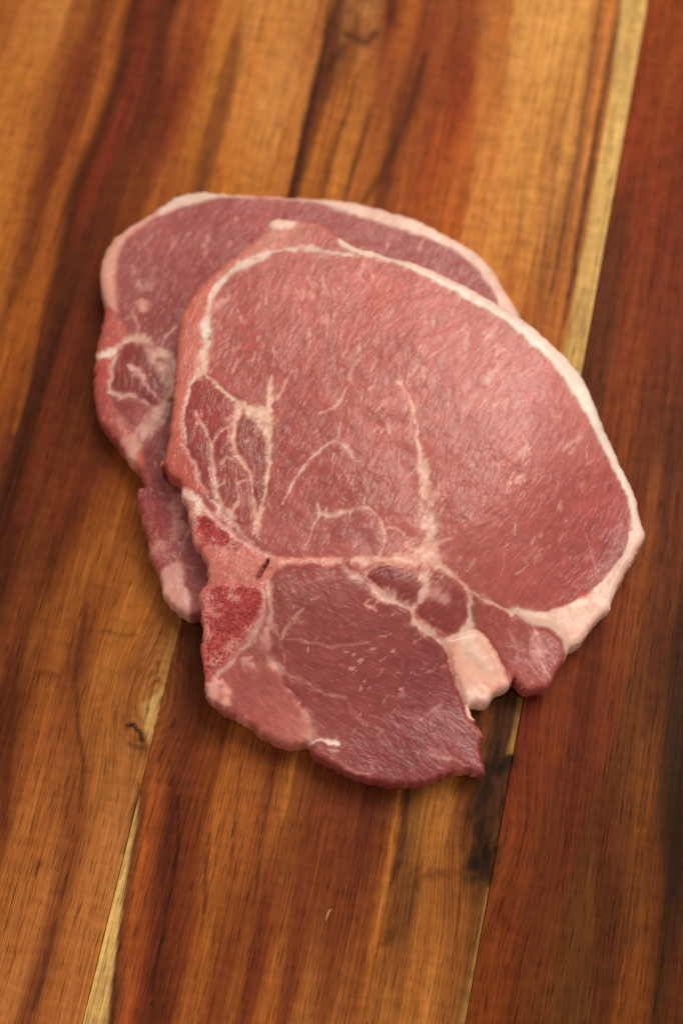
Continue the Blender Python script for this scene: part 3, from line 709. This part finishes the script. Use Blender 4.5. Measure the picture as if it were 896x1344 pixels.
# ---- upper chop
RIM_IN = [(x + 2.4, y - 2.4) for x, y in [(440,318),(468,337),(505,346),(536,356),(563,369),(607,394),(656,423),(692,452),(723,483),(746,514),(768,550),(788,590),(808,631),(820,655),(826,675),(827,698)]]
front_parts = [
 dict(name='loin_muscle', poly=None, sig=9, label='large pale pink marbled loin muscle', col=[(330,400,174,92,84),(300,460,180,98,88),(400,370,192,112,101),(480,400,190,108,99),(560,420,192,112,103),(620,440,197,121,112),(450,480,182,100,91),(400,540,166,84,76),(500,560,183,103,94),(380,620,158,77,70),(430,640,163,83,76),(440,700,172,92,85),(520,640,181,101,92),(600,560,193,117,110),(680,520,199,127,122),(720,560,196,121,116),(640,640,188,110,103),(720,660,180,97,92),(790,680,167,80,77),(760,740,168,83,78),(660,740,178,97,91),(600,700,182,103,94),(700,780,173,90,84),(300,500,166,80,73),(340,700,166,88,82)]),
 dict(name='side_muscle', ang=75, poly=[(470,320),(468,338),(439,332),(408,326),(377,327),(346,336),(314,351),(292,368),(279,386),(272,409),(271,431),(270,458),(267,484),(254,500),(245,520),(241,551),(243,582),(255,606),(266,632),(271,648),(250,650),(236,660),(190,620),(200,500),(215,400),(280,340),(355,270),(440,280)], soft=.6, edge=2.0,
      col=[(245,440,198,116,100),(250,400,202,114,96),(225,580,190,102,87),(235,620,178,88,77),(400,310,190,104,92),(440,320,182,95,85),(330,335,203,126,110),(370,300,214,160,142),(240,520,196,114,98)], label='orange pink strip along the outer edge'),
 dict(name='rib_muscle', ang=85, poly=[(267,490),(292,513),(314,530),(310,560),(298,562),(278,586),(267,563),(258,538),(262,545),(277,587),(282,618),(287,655),(271,648),(264,631),(253,605),(242,582),(241,551),(246,520),(254,502)], soft=.5, seam=.2, col=[(280,530,152,64,57),(255,570,150,62,55),(268,610,146,58,52)]),
 dict(name='rib_muscle', ang=85, poly=[(310,560),(304,580),(315,600),(329,623),(332,649),(333,680),(318,690),(300,680),(289,663),(282,618),(277,587),(298,562)], soft=.5, seam=.2, col=[(296,600,154,66,58),(305,650,162,80,72)]),
 dict(name='rib_muscle', ang=85, poly=[(314,533),(350,560),(354,587),(353,614),(347,649),(340,676),(335,690),(333,670),(331,640),(320,612),(306,585),(309,560)], soft=.5, seam=.2, col=[(330,580,138,52,46),(340,630,146,58,50)]),
 dict(name='tenderloin_muscle', ang=-35, poly=[(355,758),(370,746),(396,740),(449,738),(466,756),(484,767),(505,783),(536,798),(545,814),(563,830),(585,845),(594,886),(606,914),(616,936),(660,950),(660,1040),(560,1060),(440,1040),(405,990),(411,965),(404,938),(388,915),(366,884),(356,850),(352,823),(356,792)], soft=.5, seam=.35, **{'raise': .25}, sig=8,
      col=[(400,790,152,75,71),(450,830,154,78,75),(500,880,146,71,71),(560,900,141,65,66),(480,980,141,65,65),(560,990,139,61,62),(600,980,152,70,69),(430,930,152,76,73),(380,860,157,82,77),(400,760,152,75,73)], label='dark purplish red tenderloin muscle', edge=1.2),
 dict(name='flap_muscle', ang=-50, poly=[(352,823),(356,850),(366,884),(388,915),(404,938),(411,965),(405,992),(380,1000),(340,985),(300,955),(262,925),(266,895),(277,893),(302,868),(324,846),(338,823)], soft=.7, seam=.2,
      col=[(370,945,188,106,96),(395,960,200,128,116),(330,890,168,90,84),(310,920,166,88,84),(350,860,176,104,96)], edge=1.8, label='pale flap of meat below the bone'),
 dict(name='connecting_muscle', poly=[(480,752),(505,742),(535,745),(554,752),(556,772),(545,792),(534,795),(512,783),(496,768)], soft=.6, seam=.35, col=[(515,765,136,58,56),(540,770,140,62,58)]),
 dict(name='connecting_muscle', poly=[(556,772),(575,755),(590,764),(608,782),(612,805),(608,822),(592,830),(566,820),(548,806),(546,793)], soft=.6, seam=.35, col=[(580,800,142,64,60),(595,780,146,68,64)]),
 dict(name='flank_muscle', ang=-60, poly=[(618,778),(640,787),(660,798),(676,806),(701,823),(722,830),(738,846),(748,866),(720,920),(690,930),(670,906),(660,877),(650,852),(639,837),(622,824),(617,800)], soft=.5, seam=.4,
      col=[(660,840,174,92,87),(690,880,178,94,89),(650,800,166,84,79),(720,860,160,79,76),(632,800,150,70,66)], edge=1.6),
 dict(name='fat_rim', poly=RIM_IN + [(870,700),(850,620),(800,520),(760,450),(680,390),(560,330),(470,310)], fat=.95, soft=.7,
      col=[(500,340,226,190,172),(560,358,220,182,164),(640,402,226,188,170),(700,440,232,198,182),(760,510,234,204,190),(800,585,234,200,186),(830,660,230,186,168),(842,700,230,184,166)], sig=7, edge=3.0, label='white rim of fat along the curved edge'),
 dict(name='fat_pad', poly=[(827,698),(815,730),(790,761),(768,781),(728,799),(701,803),(676,803),(684,812),(701,821),(723,827),(739,845),(746,875),(800,850),(860,720),(848,696)], fat=.95, soft=.5, **{'raise': .35},
      col=[(780,800,230,184,164),(720,815,224,176,156),(815,755,228,182,164),(750,840,224,166,148),(690,806,226,186,166),(838,708,228,182,164)], edge=2.0, label='thick creamy pad of fat'),
 dict(name='fat_lump', poly=[(583,837),(607,830),(625,827),(639,837),(650,852),(661,877),(670,899),(672,915),(640,930),(618,945),(605,914),(594,886),(586,859)], fat=.92, soft=.35, seam=.5, **{'raise': .9}, round=2.0,
      col=[(620,850,232,178,156),(640,890,234,176,156),(625,920,238,182,164),(600,860,232,168,146)], edge=1.8, label='pinkish white lump of fat'),
 dict(name='bone', poly=[(238,640),(257,647),(277,674),(302,698),(329,716),(351,727),(378,731),(414,731),(449,731),(449,738),(396,740),(370,744),(356,757),(345,770),(347,797),(339,823),(325,846),(303,868),(278,893),(258,890),(250,800),(255,765),(240,700),(228,655)], bone=.35, soft=.5, seam=.15, edge=1.8,
      col=[(248,655,222,178,160),(262,660,216,160,142),(285,695,186,86,76),(300,740,214,136,122),(270,742,216,132,116),(330,745,212,126,112),(345,740,206,120,108),(400,735,216,140,126),(300,800,178,76,70),(300,850,190,98,90)], sig=5, label='pink T-shaped cut bone'),
 dict(name='marrow', poly=[(268,776),(300,768),(335,772),(341,792),(333,818),(318,842),(296,864),(276,884),(268,870),(267,820)], bone=.9, soft=.8, under=13, edge=1.8, **{'raise': -.25}, round=2.0, col=[(300,795,170,56,54),(290,840,184,84,78)], sig=5, label='spongy red bone marrow'),
 dict(name='marrow', poly=[(257,678),(277,682),(302,703),(318,716),(300,720),(275,715),(258,704)], bone=.95, soft=.9, under=13, edge=1.8, **{'raise': -.2}, round=1.6, col=[(285,700,174,58,54)], sig=5),
]
W_ = (234, 200, 184)
front_veins = [
 # line of fat inside the outer strip
 dict(p=[(472,338,4),(439,332,8),(408,326,9),(377,327,8),(346,336,8),(314,351,8),(292,368,8),(279,386,7),(272,409,7),(271,431,9),(270,458,6),(267,484,8),(254,500,5),(245,520,4),(241,551,4),(244,582,3)], c=W_),
 dict(p=[(269,428,9),(271,438,10)], c=(240,222,212)), dict(p=[(276,404,12),(290,398,9),(300,392,4)], c=(222,160,144), k=.6, soft=.9),
 dict(p=[(355,296,10),(370,294,12),(386,294,6)], c=(232,202,184), soft=.7), dict(p=[(266,470,14),(262,495,12)], c=(224,168,150), k=.6, soft=.9),
 # seams of the rib muscles
 dict(p=[(268,490,4),(292,513,4),(314,529,6),(332,542,14),(346,552,20),(352,562,12)], c=(234,190,166)),
 dict(p=[(356,494,2),(355,510,5),(353,530,8),(351,550,12),(352,570,7),(354,590,4),(353,614,4),(347,649,4.5),(341,676,6),(335,698,7)], c=(230,180,160)),
 dict(p=[(258,538,2.5),(267,563,5),(277,585,5),(282,618,5),(286,645,6),(292,667,9)], c=(226,168,150)), dict(p=[(277,585,3),(288,570,3),(298,561,4),(310,556,4)], c=(220,160,144), k=.8),
 dict(p=[(314,530,6),(310,556,5),(305,576,5),(310,594,5),(319,608,5),(329,624,5),(332,649,5),(334,676,6)], c=(226,168,150)),
 dict(p=[(329,630,3),(318,630,4),(311,634,4),(314,652,3),(308,668,4),(303,682,4)], c=(222,164,150), k=.8), dict(p=[(239,582,2.5),(253,605,4),(264,631,4),(271,647,4)], c=(222,160,144)),
 dict(p=[(280,660,6),(291,668,12),(300,676,9)], c=(220,176,164), k=.8), dict(p=[(300,690,5),(305,684,5),(316,700,4),(330,712,4)], c=(206,152,140), k=.7),
 dict(p=[(290,610,2),(298,600,2.5),(306,604,2)], k=.6), dict(p=[(286,640,2),(296,632,2.5)], k=.6),
 # lines in the loin
 dict(p=[(371,661,2),(387,631,3),(409,602,3.5),(427,585,4),(443,578,5),(450,582,6),(458,592,4.5),(467,606,2)], c=(222,172,158), k=.8), dict(p=[(444,578,3),(446,566,2.5),(447,556,1.5)], c=(220,170,164), k=.7),
 dict(p=[(462,598,8),(476,608,5)], c=(212,148,136), k=.5, soft=1),
 dict(p=[(417,672,4),(431,677,6),(454,672,6),(470,667,7),(480,664,5)], c=(224,176,158), k=.8), dict(p=[(478,664,3),(479,652,2)], k=.7), dict(p=[(418,672,3),(417,662,2)], k=.7), dict(p=[(428,676,3),(427,667,1.5)], k=.6),
 dict(p=[(417,676,2.5),(408,700,2.5),(400,722,2)], k=.5), dict(p=[(480,664,3),(496,676,3),(505,693,4),(503,716,4.5),(498,730,6)], c=(222,158,140), k=.7), dict(p=[(505,693,3),(520,692,3),(532,703,2)], c=(222,160,144), k=.6),
 dict(p=[(421,543,2.5),(435,536,3),(448,526,3),(457,508,2)], k=.55), dict(p=[(363,530,2),(372,508,2.5),(384,486,1.5)], k=.45),
 dict(p=[(524,500,3),(536,518,3.5),(543,538,4),(547,560,5),(549,581,7),(553,606,9),(559,632,10),(566,660,12),(567,690,16),(565,718,26)], c=(230,178,156), soft=.9, k=.9, rag=1.4),
 dict(p=[(543,538,4),(540,560,3)], k=.4, soft=.9), dict(p=[(568,660,5),(574,645,4),(577,630,2)], c=(226,172,152), k=.6, soft=.9), dict(p=[(565,720,18),(578,712,8),(590,706,3)], c=(226,168,148), k=.6, soft=.9),
 dict(p=[(470,474,3),(490,460,2)], k=.3), dict(p=[(690,735,2.5),(704,720,2)], k=.2), dict(p=[(765,700,2),(776,722,2.5),(777,740,2.5),(783,758,2)], c=(206,140,134), k=.5, soft=.8), dict(p=[(776,732,2),(762,728,2)], c=(206,140,134), k=.4, soft=.8),
 dict(p=[(748,582,6),(758,576,7)], c=(226,176,158), k=.6, soft=.9), dict(p=[(726,548,5),(733,548,5)], c=(216,172,162), k=.5, soft=.9),
 # hub and the seams that leave it
 dict(p=[(576,740,12),(562,732,26),(545,733,17),(520,735,11),(490,736,10),(460,736,9),(430,735,7),(396,735,6),(370,737,7)], c=(228,166,148), soft=.7),
 dict(p=[(440,731,3),(412,732,3),(385,736,3)], c=(196,84,76), k=.55), dict(p=[(455,746,7),(468,757,10),(484,767,9),(505,783,10),(520,790,8),(536,797,9),(545,814,9),(563,830,8),(585,841,10)], c=(230,178,160)),
 dict(p=[(505,777,10),(513,788,12)], c=(226,176,162), k=.8), dict(p=[(565,735,18),(580,745,13),(594,754,9),(606,765,7),(616,775,8),(630,783,6),(643,790,4),(656,797,4),(676,804,6)], c=(230,174,154)),
 dict(p=[(616,776,10),(617,800,9),(615,818,10),(610,830,12)], c=(230,186,168)), dict(p=[(556,752,7),(558,770,6),(551,785,8),(544,797,9)], c=(226,176,162)), dict(p=[(566,776,6),(576,782,9),(586,788,8)], c=(216,160,148), k=.6, soft=1),
 dict(p=[(480,750,5),(500,742,6),(520,741,5)], c=(222,156,142), k=.6), dict(p=[(675,802,9),(690,806,9),(705,808,8)], c=(232,196,178)),
 # flank
 dict(p=[(701,822,6),(704,838,9),(707,858,9),(712,872,4)], c=(216,150,140), k=.65, soft=.9), dict(p=[(666,826,3),(673,840,5),(679,855,5),(676,870,3)], c=(206,136,128), k=.55, soft=.9), dict(p=[(708,868,3),(716,882,3.5),(722,893,3)], c=(216,160,150), k=.6), dict(p=[(660,878,4),(672,896,4),(682,912,3)], c=(216,140,128), k=.6),
 dict(p=[(772,781,6),(764,784,8)], c=(206,74,62), k=.75, soft=1), dict(p=[(838,718,6),(826,742,6)], c=(196,92,84), k=.6, soft=.9),
 # bone edges
 dict(p=[(344,768,3),(347,795,4.5),(340,820,5.5),(326,844,6.5),(304,867,6),(280,891,5)], c=(220,174,160), soft=.8, k=.75), dict(p=[(268,772,3),(298,766,3),(330,768,4),(344,770,3)], c=(206,96,88), k=.7),
 dict(p=[(353,761,6),(356,792,8),(353,823,7),(347,838,6)], c=(224,166,150), soft=.8, k=.85), dict(p=[(351,728,5),(330,717,5),(303,699,4),(278,675,4),(258,648,5)], c=(224,166,156), k=.75), dict(p=[(242,648,9),(256,655,11),(264,672,8)], c=(230,196,176), k=.85),
 dict(p=[(270,775,4),(266,830,4),(268,880,5)], c=(222,104,92), k=.65, soft=.9), dict(p=[(254,690,4),(258,715,4),(274,745,5)], c=(222,126,110), k=.6, soft=.9),
 dict(p=[(352,734,1.6),(349,740,3.2),(343,749,3.4),(337,758,1.4)], c=(58,14,14), k=1, soft=.35, rag=.2, slit=2.6, h=0), dict(p=[(327,728,2.5),(334,735,2.5)], c=(120,30,28), k=.7), dict(p=[(352,745,5),(347,765,5)], c=(210,96,86), k=.6),
 dict(p=[(276,905,16),(288,912,20),(296,925,14)], c=(228,160,146), soft=.6, h=1.0), dict(p=[(295,940,9),(312,945,10),(322,948,8)], c=(222,140,126), k=.8, h=.3), dict(p=[(330,862,6),(322,868,9),(332,872,6)], c=(214,150,144), k=.8, h=.5),
 dict(p=[(358,874,12),(368,880,9)], c=(226,168,152), k=.85), dict(p=[(370,838,6),(376,826,10),(384,812,7),(398,800,4)], c=(220,158,142), k=.75, rag=1.8), dict(p=[(352,842,8),(346,850,6)], c=(220,160,146), k=.7), dict(p=[(362,818,3),(370,850,3),(372,868,3)], c=(214,140,126), k=.6),
 dict(p=[(634,898,9),(645,907,12),(652,900,6)], c=(226,138,118), k=.5, soft=1, h=-.3), dict(p=[(592,850,7),(596,870,8),(604,890,6)], c=(228,136,112), k=.5, soft=1, h=-.3), dict(p=[(612,845,14),(626,862,18),(640,880,12)], c=(232,196,180), k=.6, soft=.9, h=.7), dict(p=[(618,912,14),(632,920,12)], c=(234,196,180), k=.6, soft=.9, h=.6),
 dict(p=[(540,352,4),(607,386,7),(660,416,7),(700,448,8),(740,490,9),(770,535,9),(795,585,9),(820,640,8),(835,690,6)], c=(236,214,204), k=.75, soft=.8),
 # tenderloin
 dict(p=[(376,840,3),(395,842,2.5),(413,845,3),(430,848,2.5),(446,850,2.5),(466,845,2.5),(484,843,2)], c=(196,122,112), k=.6), dict(p=[(367,881,4),(380,886,3),(395,893,3),(412,903,3),(428,912,3),(440,914,4),(452,917,3)], c=(202,130,118), k=.7),
 dict(p=[(411,975,5),(422,972,4),(432,974,4.5),(445,976,2)], c=(232,194,180), k=.95), dict(p=[(481,795,3),(487,799,4.5),(493,802,3)], c=(232,166,148), k=.95, h=.3), dict(p=[(400,932,8),(410,948,16),(411,968,14)], c=(220,160,146), k=.65, soft=1),
 dict(p=[(560,940,4),(572,928,3),(580,918,2)], c=(196,122,112), k=.5), dict(p=[(568,985,6),(578,993,8),(590,996,4)], c=(200,130,124), k=.5, soft=1), dict(p=[(628,960,7),(631,968,6)], c=(214,128,114), k=.7, soft=.9), dict(p=[(604,1014,5),(625,1014,6)], c=(206,122,112), k=.6, soft=.9),
 dict(p=[(450,1008,3),(470,1014,3),(486,1015,2)], c=(206,136,126), k=.6), dict(p=[(432,985,2),(446,983,2)], c=(206,146,138), k=.7), dict(p=[(455,925,2),(468,940,2.5),(482,952,2)], c=(190,116,108), k=.5), dict(p=[(400,768,4),(420,762,3),(440,752,3)], c=(190,120,110), k=.5),
]
front_flecks = [(480,420,700,640,150,62,13,2.2), (560,480,790,760,110,60,12,1.8), (300,370,480,520,70,85,11,2.0), (390,440,560,720,60,75,11,2.0), (600,400,720,470,22,70,16,2.6),
                (380,345,520,400,24,95,15,2.4), (250,540,350,690,46,75,6,1.6), (370,760,600,1000,90,40,7,1.6), (640,800,720,900,16,60,9,1.8)]
chop('pork_chop', 'bone-in pork chop lying on top, whole marbled cut face with white veins showing', front_outline,
     front_base, front_parts, None, front_veins, front_flecks,
     [(560,480,110,.9),(720,640,80,.7),(430,620,40,.5),(300,600,40,.6),(470,880,80,.9),(570,980,50,.5),(370,950,30,.8),(515,765,14,.4),(580,798,16,.5),(680,860,25,.6)], GROUP, 2.0, 1.3)

# ------------------------------------------------------------------ a scrap of meat on the board
def scrap(px, width, label):
    W = catmull(unproject(px, 0.0), 0.0004, False)
    n = len(W); V = []; F = []
    for i, w in enumerate(W):
        d = W[min(i + 1, n - 1)] - W[max(i - 1, 0)]; d /= np.linalg.norm(d) + 1e-12
        s = np.array([d[1], -d[0]]); f = i / (n - 1); r = width * (0.12 + 0.88 * math.sin(math.pi * min(1, f * .85 + .12)))
        for k in range(8):
            a = 2 * math.pi * k / 8
            V.append((*(w + s * r * math.cos(a)), 0.0001 + r * 0.45 * (1 + math.sin(a))))
        if i: F += [[(i - 1) * 8 + k, (i - 1) * 8 + (k + 1) % 8, i * 8 + (k + 1) % 8, i * 8 + k] for k in range(8)]
    F += [list(range(8))[::-1], [(n - 1) * 8 + k for k in range(8)]]
    V = np.array(V); c = V[:, :2].mean(0); V[:, :2] -= c
    m = len(V); colr = np.tile(np.append(lin((176, 112, 88)), 1), (m, 1))
    me = build_mesh('meat_scrap', V, F, MEAT, {'flesh': ('FLOAT_COLOR', colr), 'tissue': ('FLOAT_VECTOR', np.tile([.6, 0, 0], (m, 1))), 'fibre': ('FLOAT_VECTOR', V / MM)})
    o = link('meat_scrap', me, None, (c[0], c[1], 0)); o['label'] = label; o['category'] = 'meat scrap'
    return o
scrap([(434, 1193), (430, 1200), (427, 1209)], 0.00042, 'tiny pale pink sliver of meat lying on the bare board')
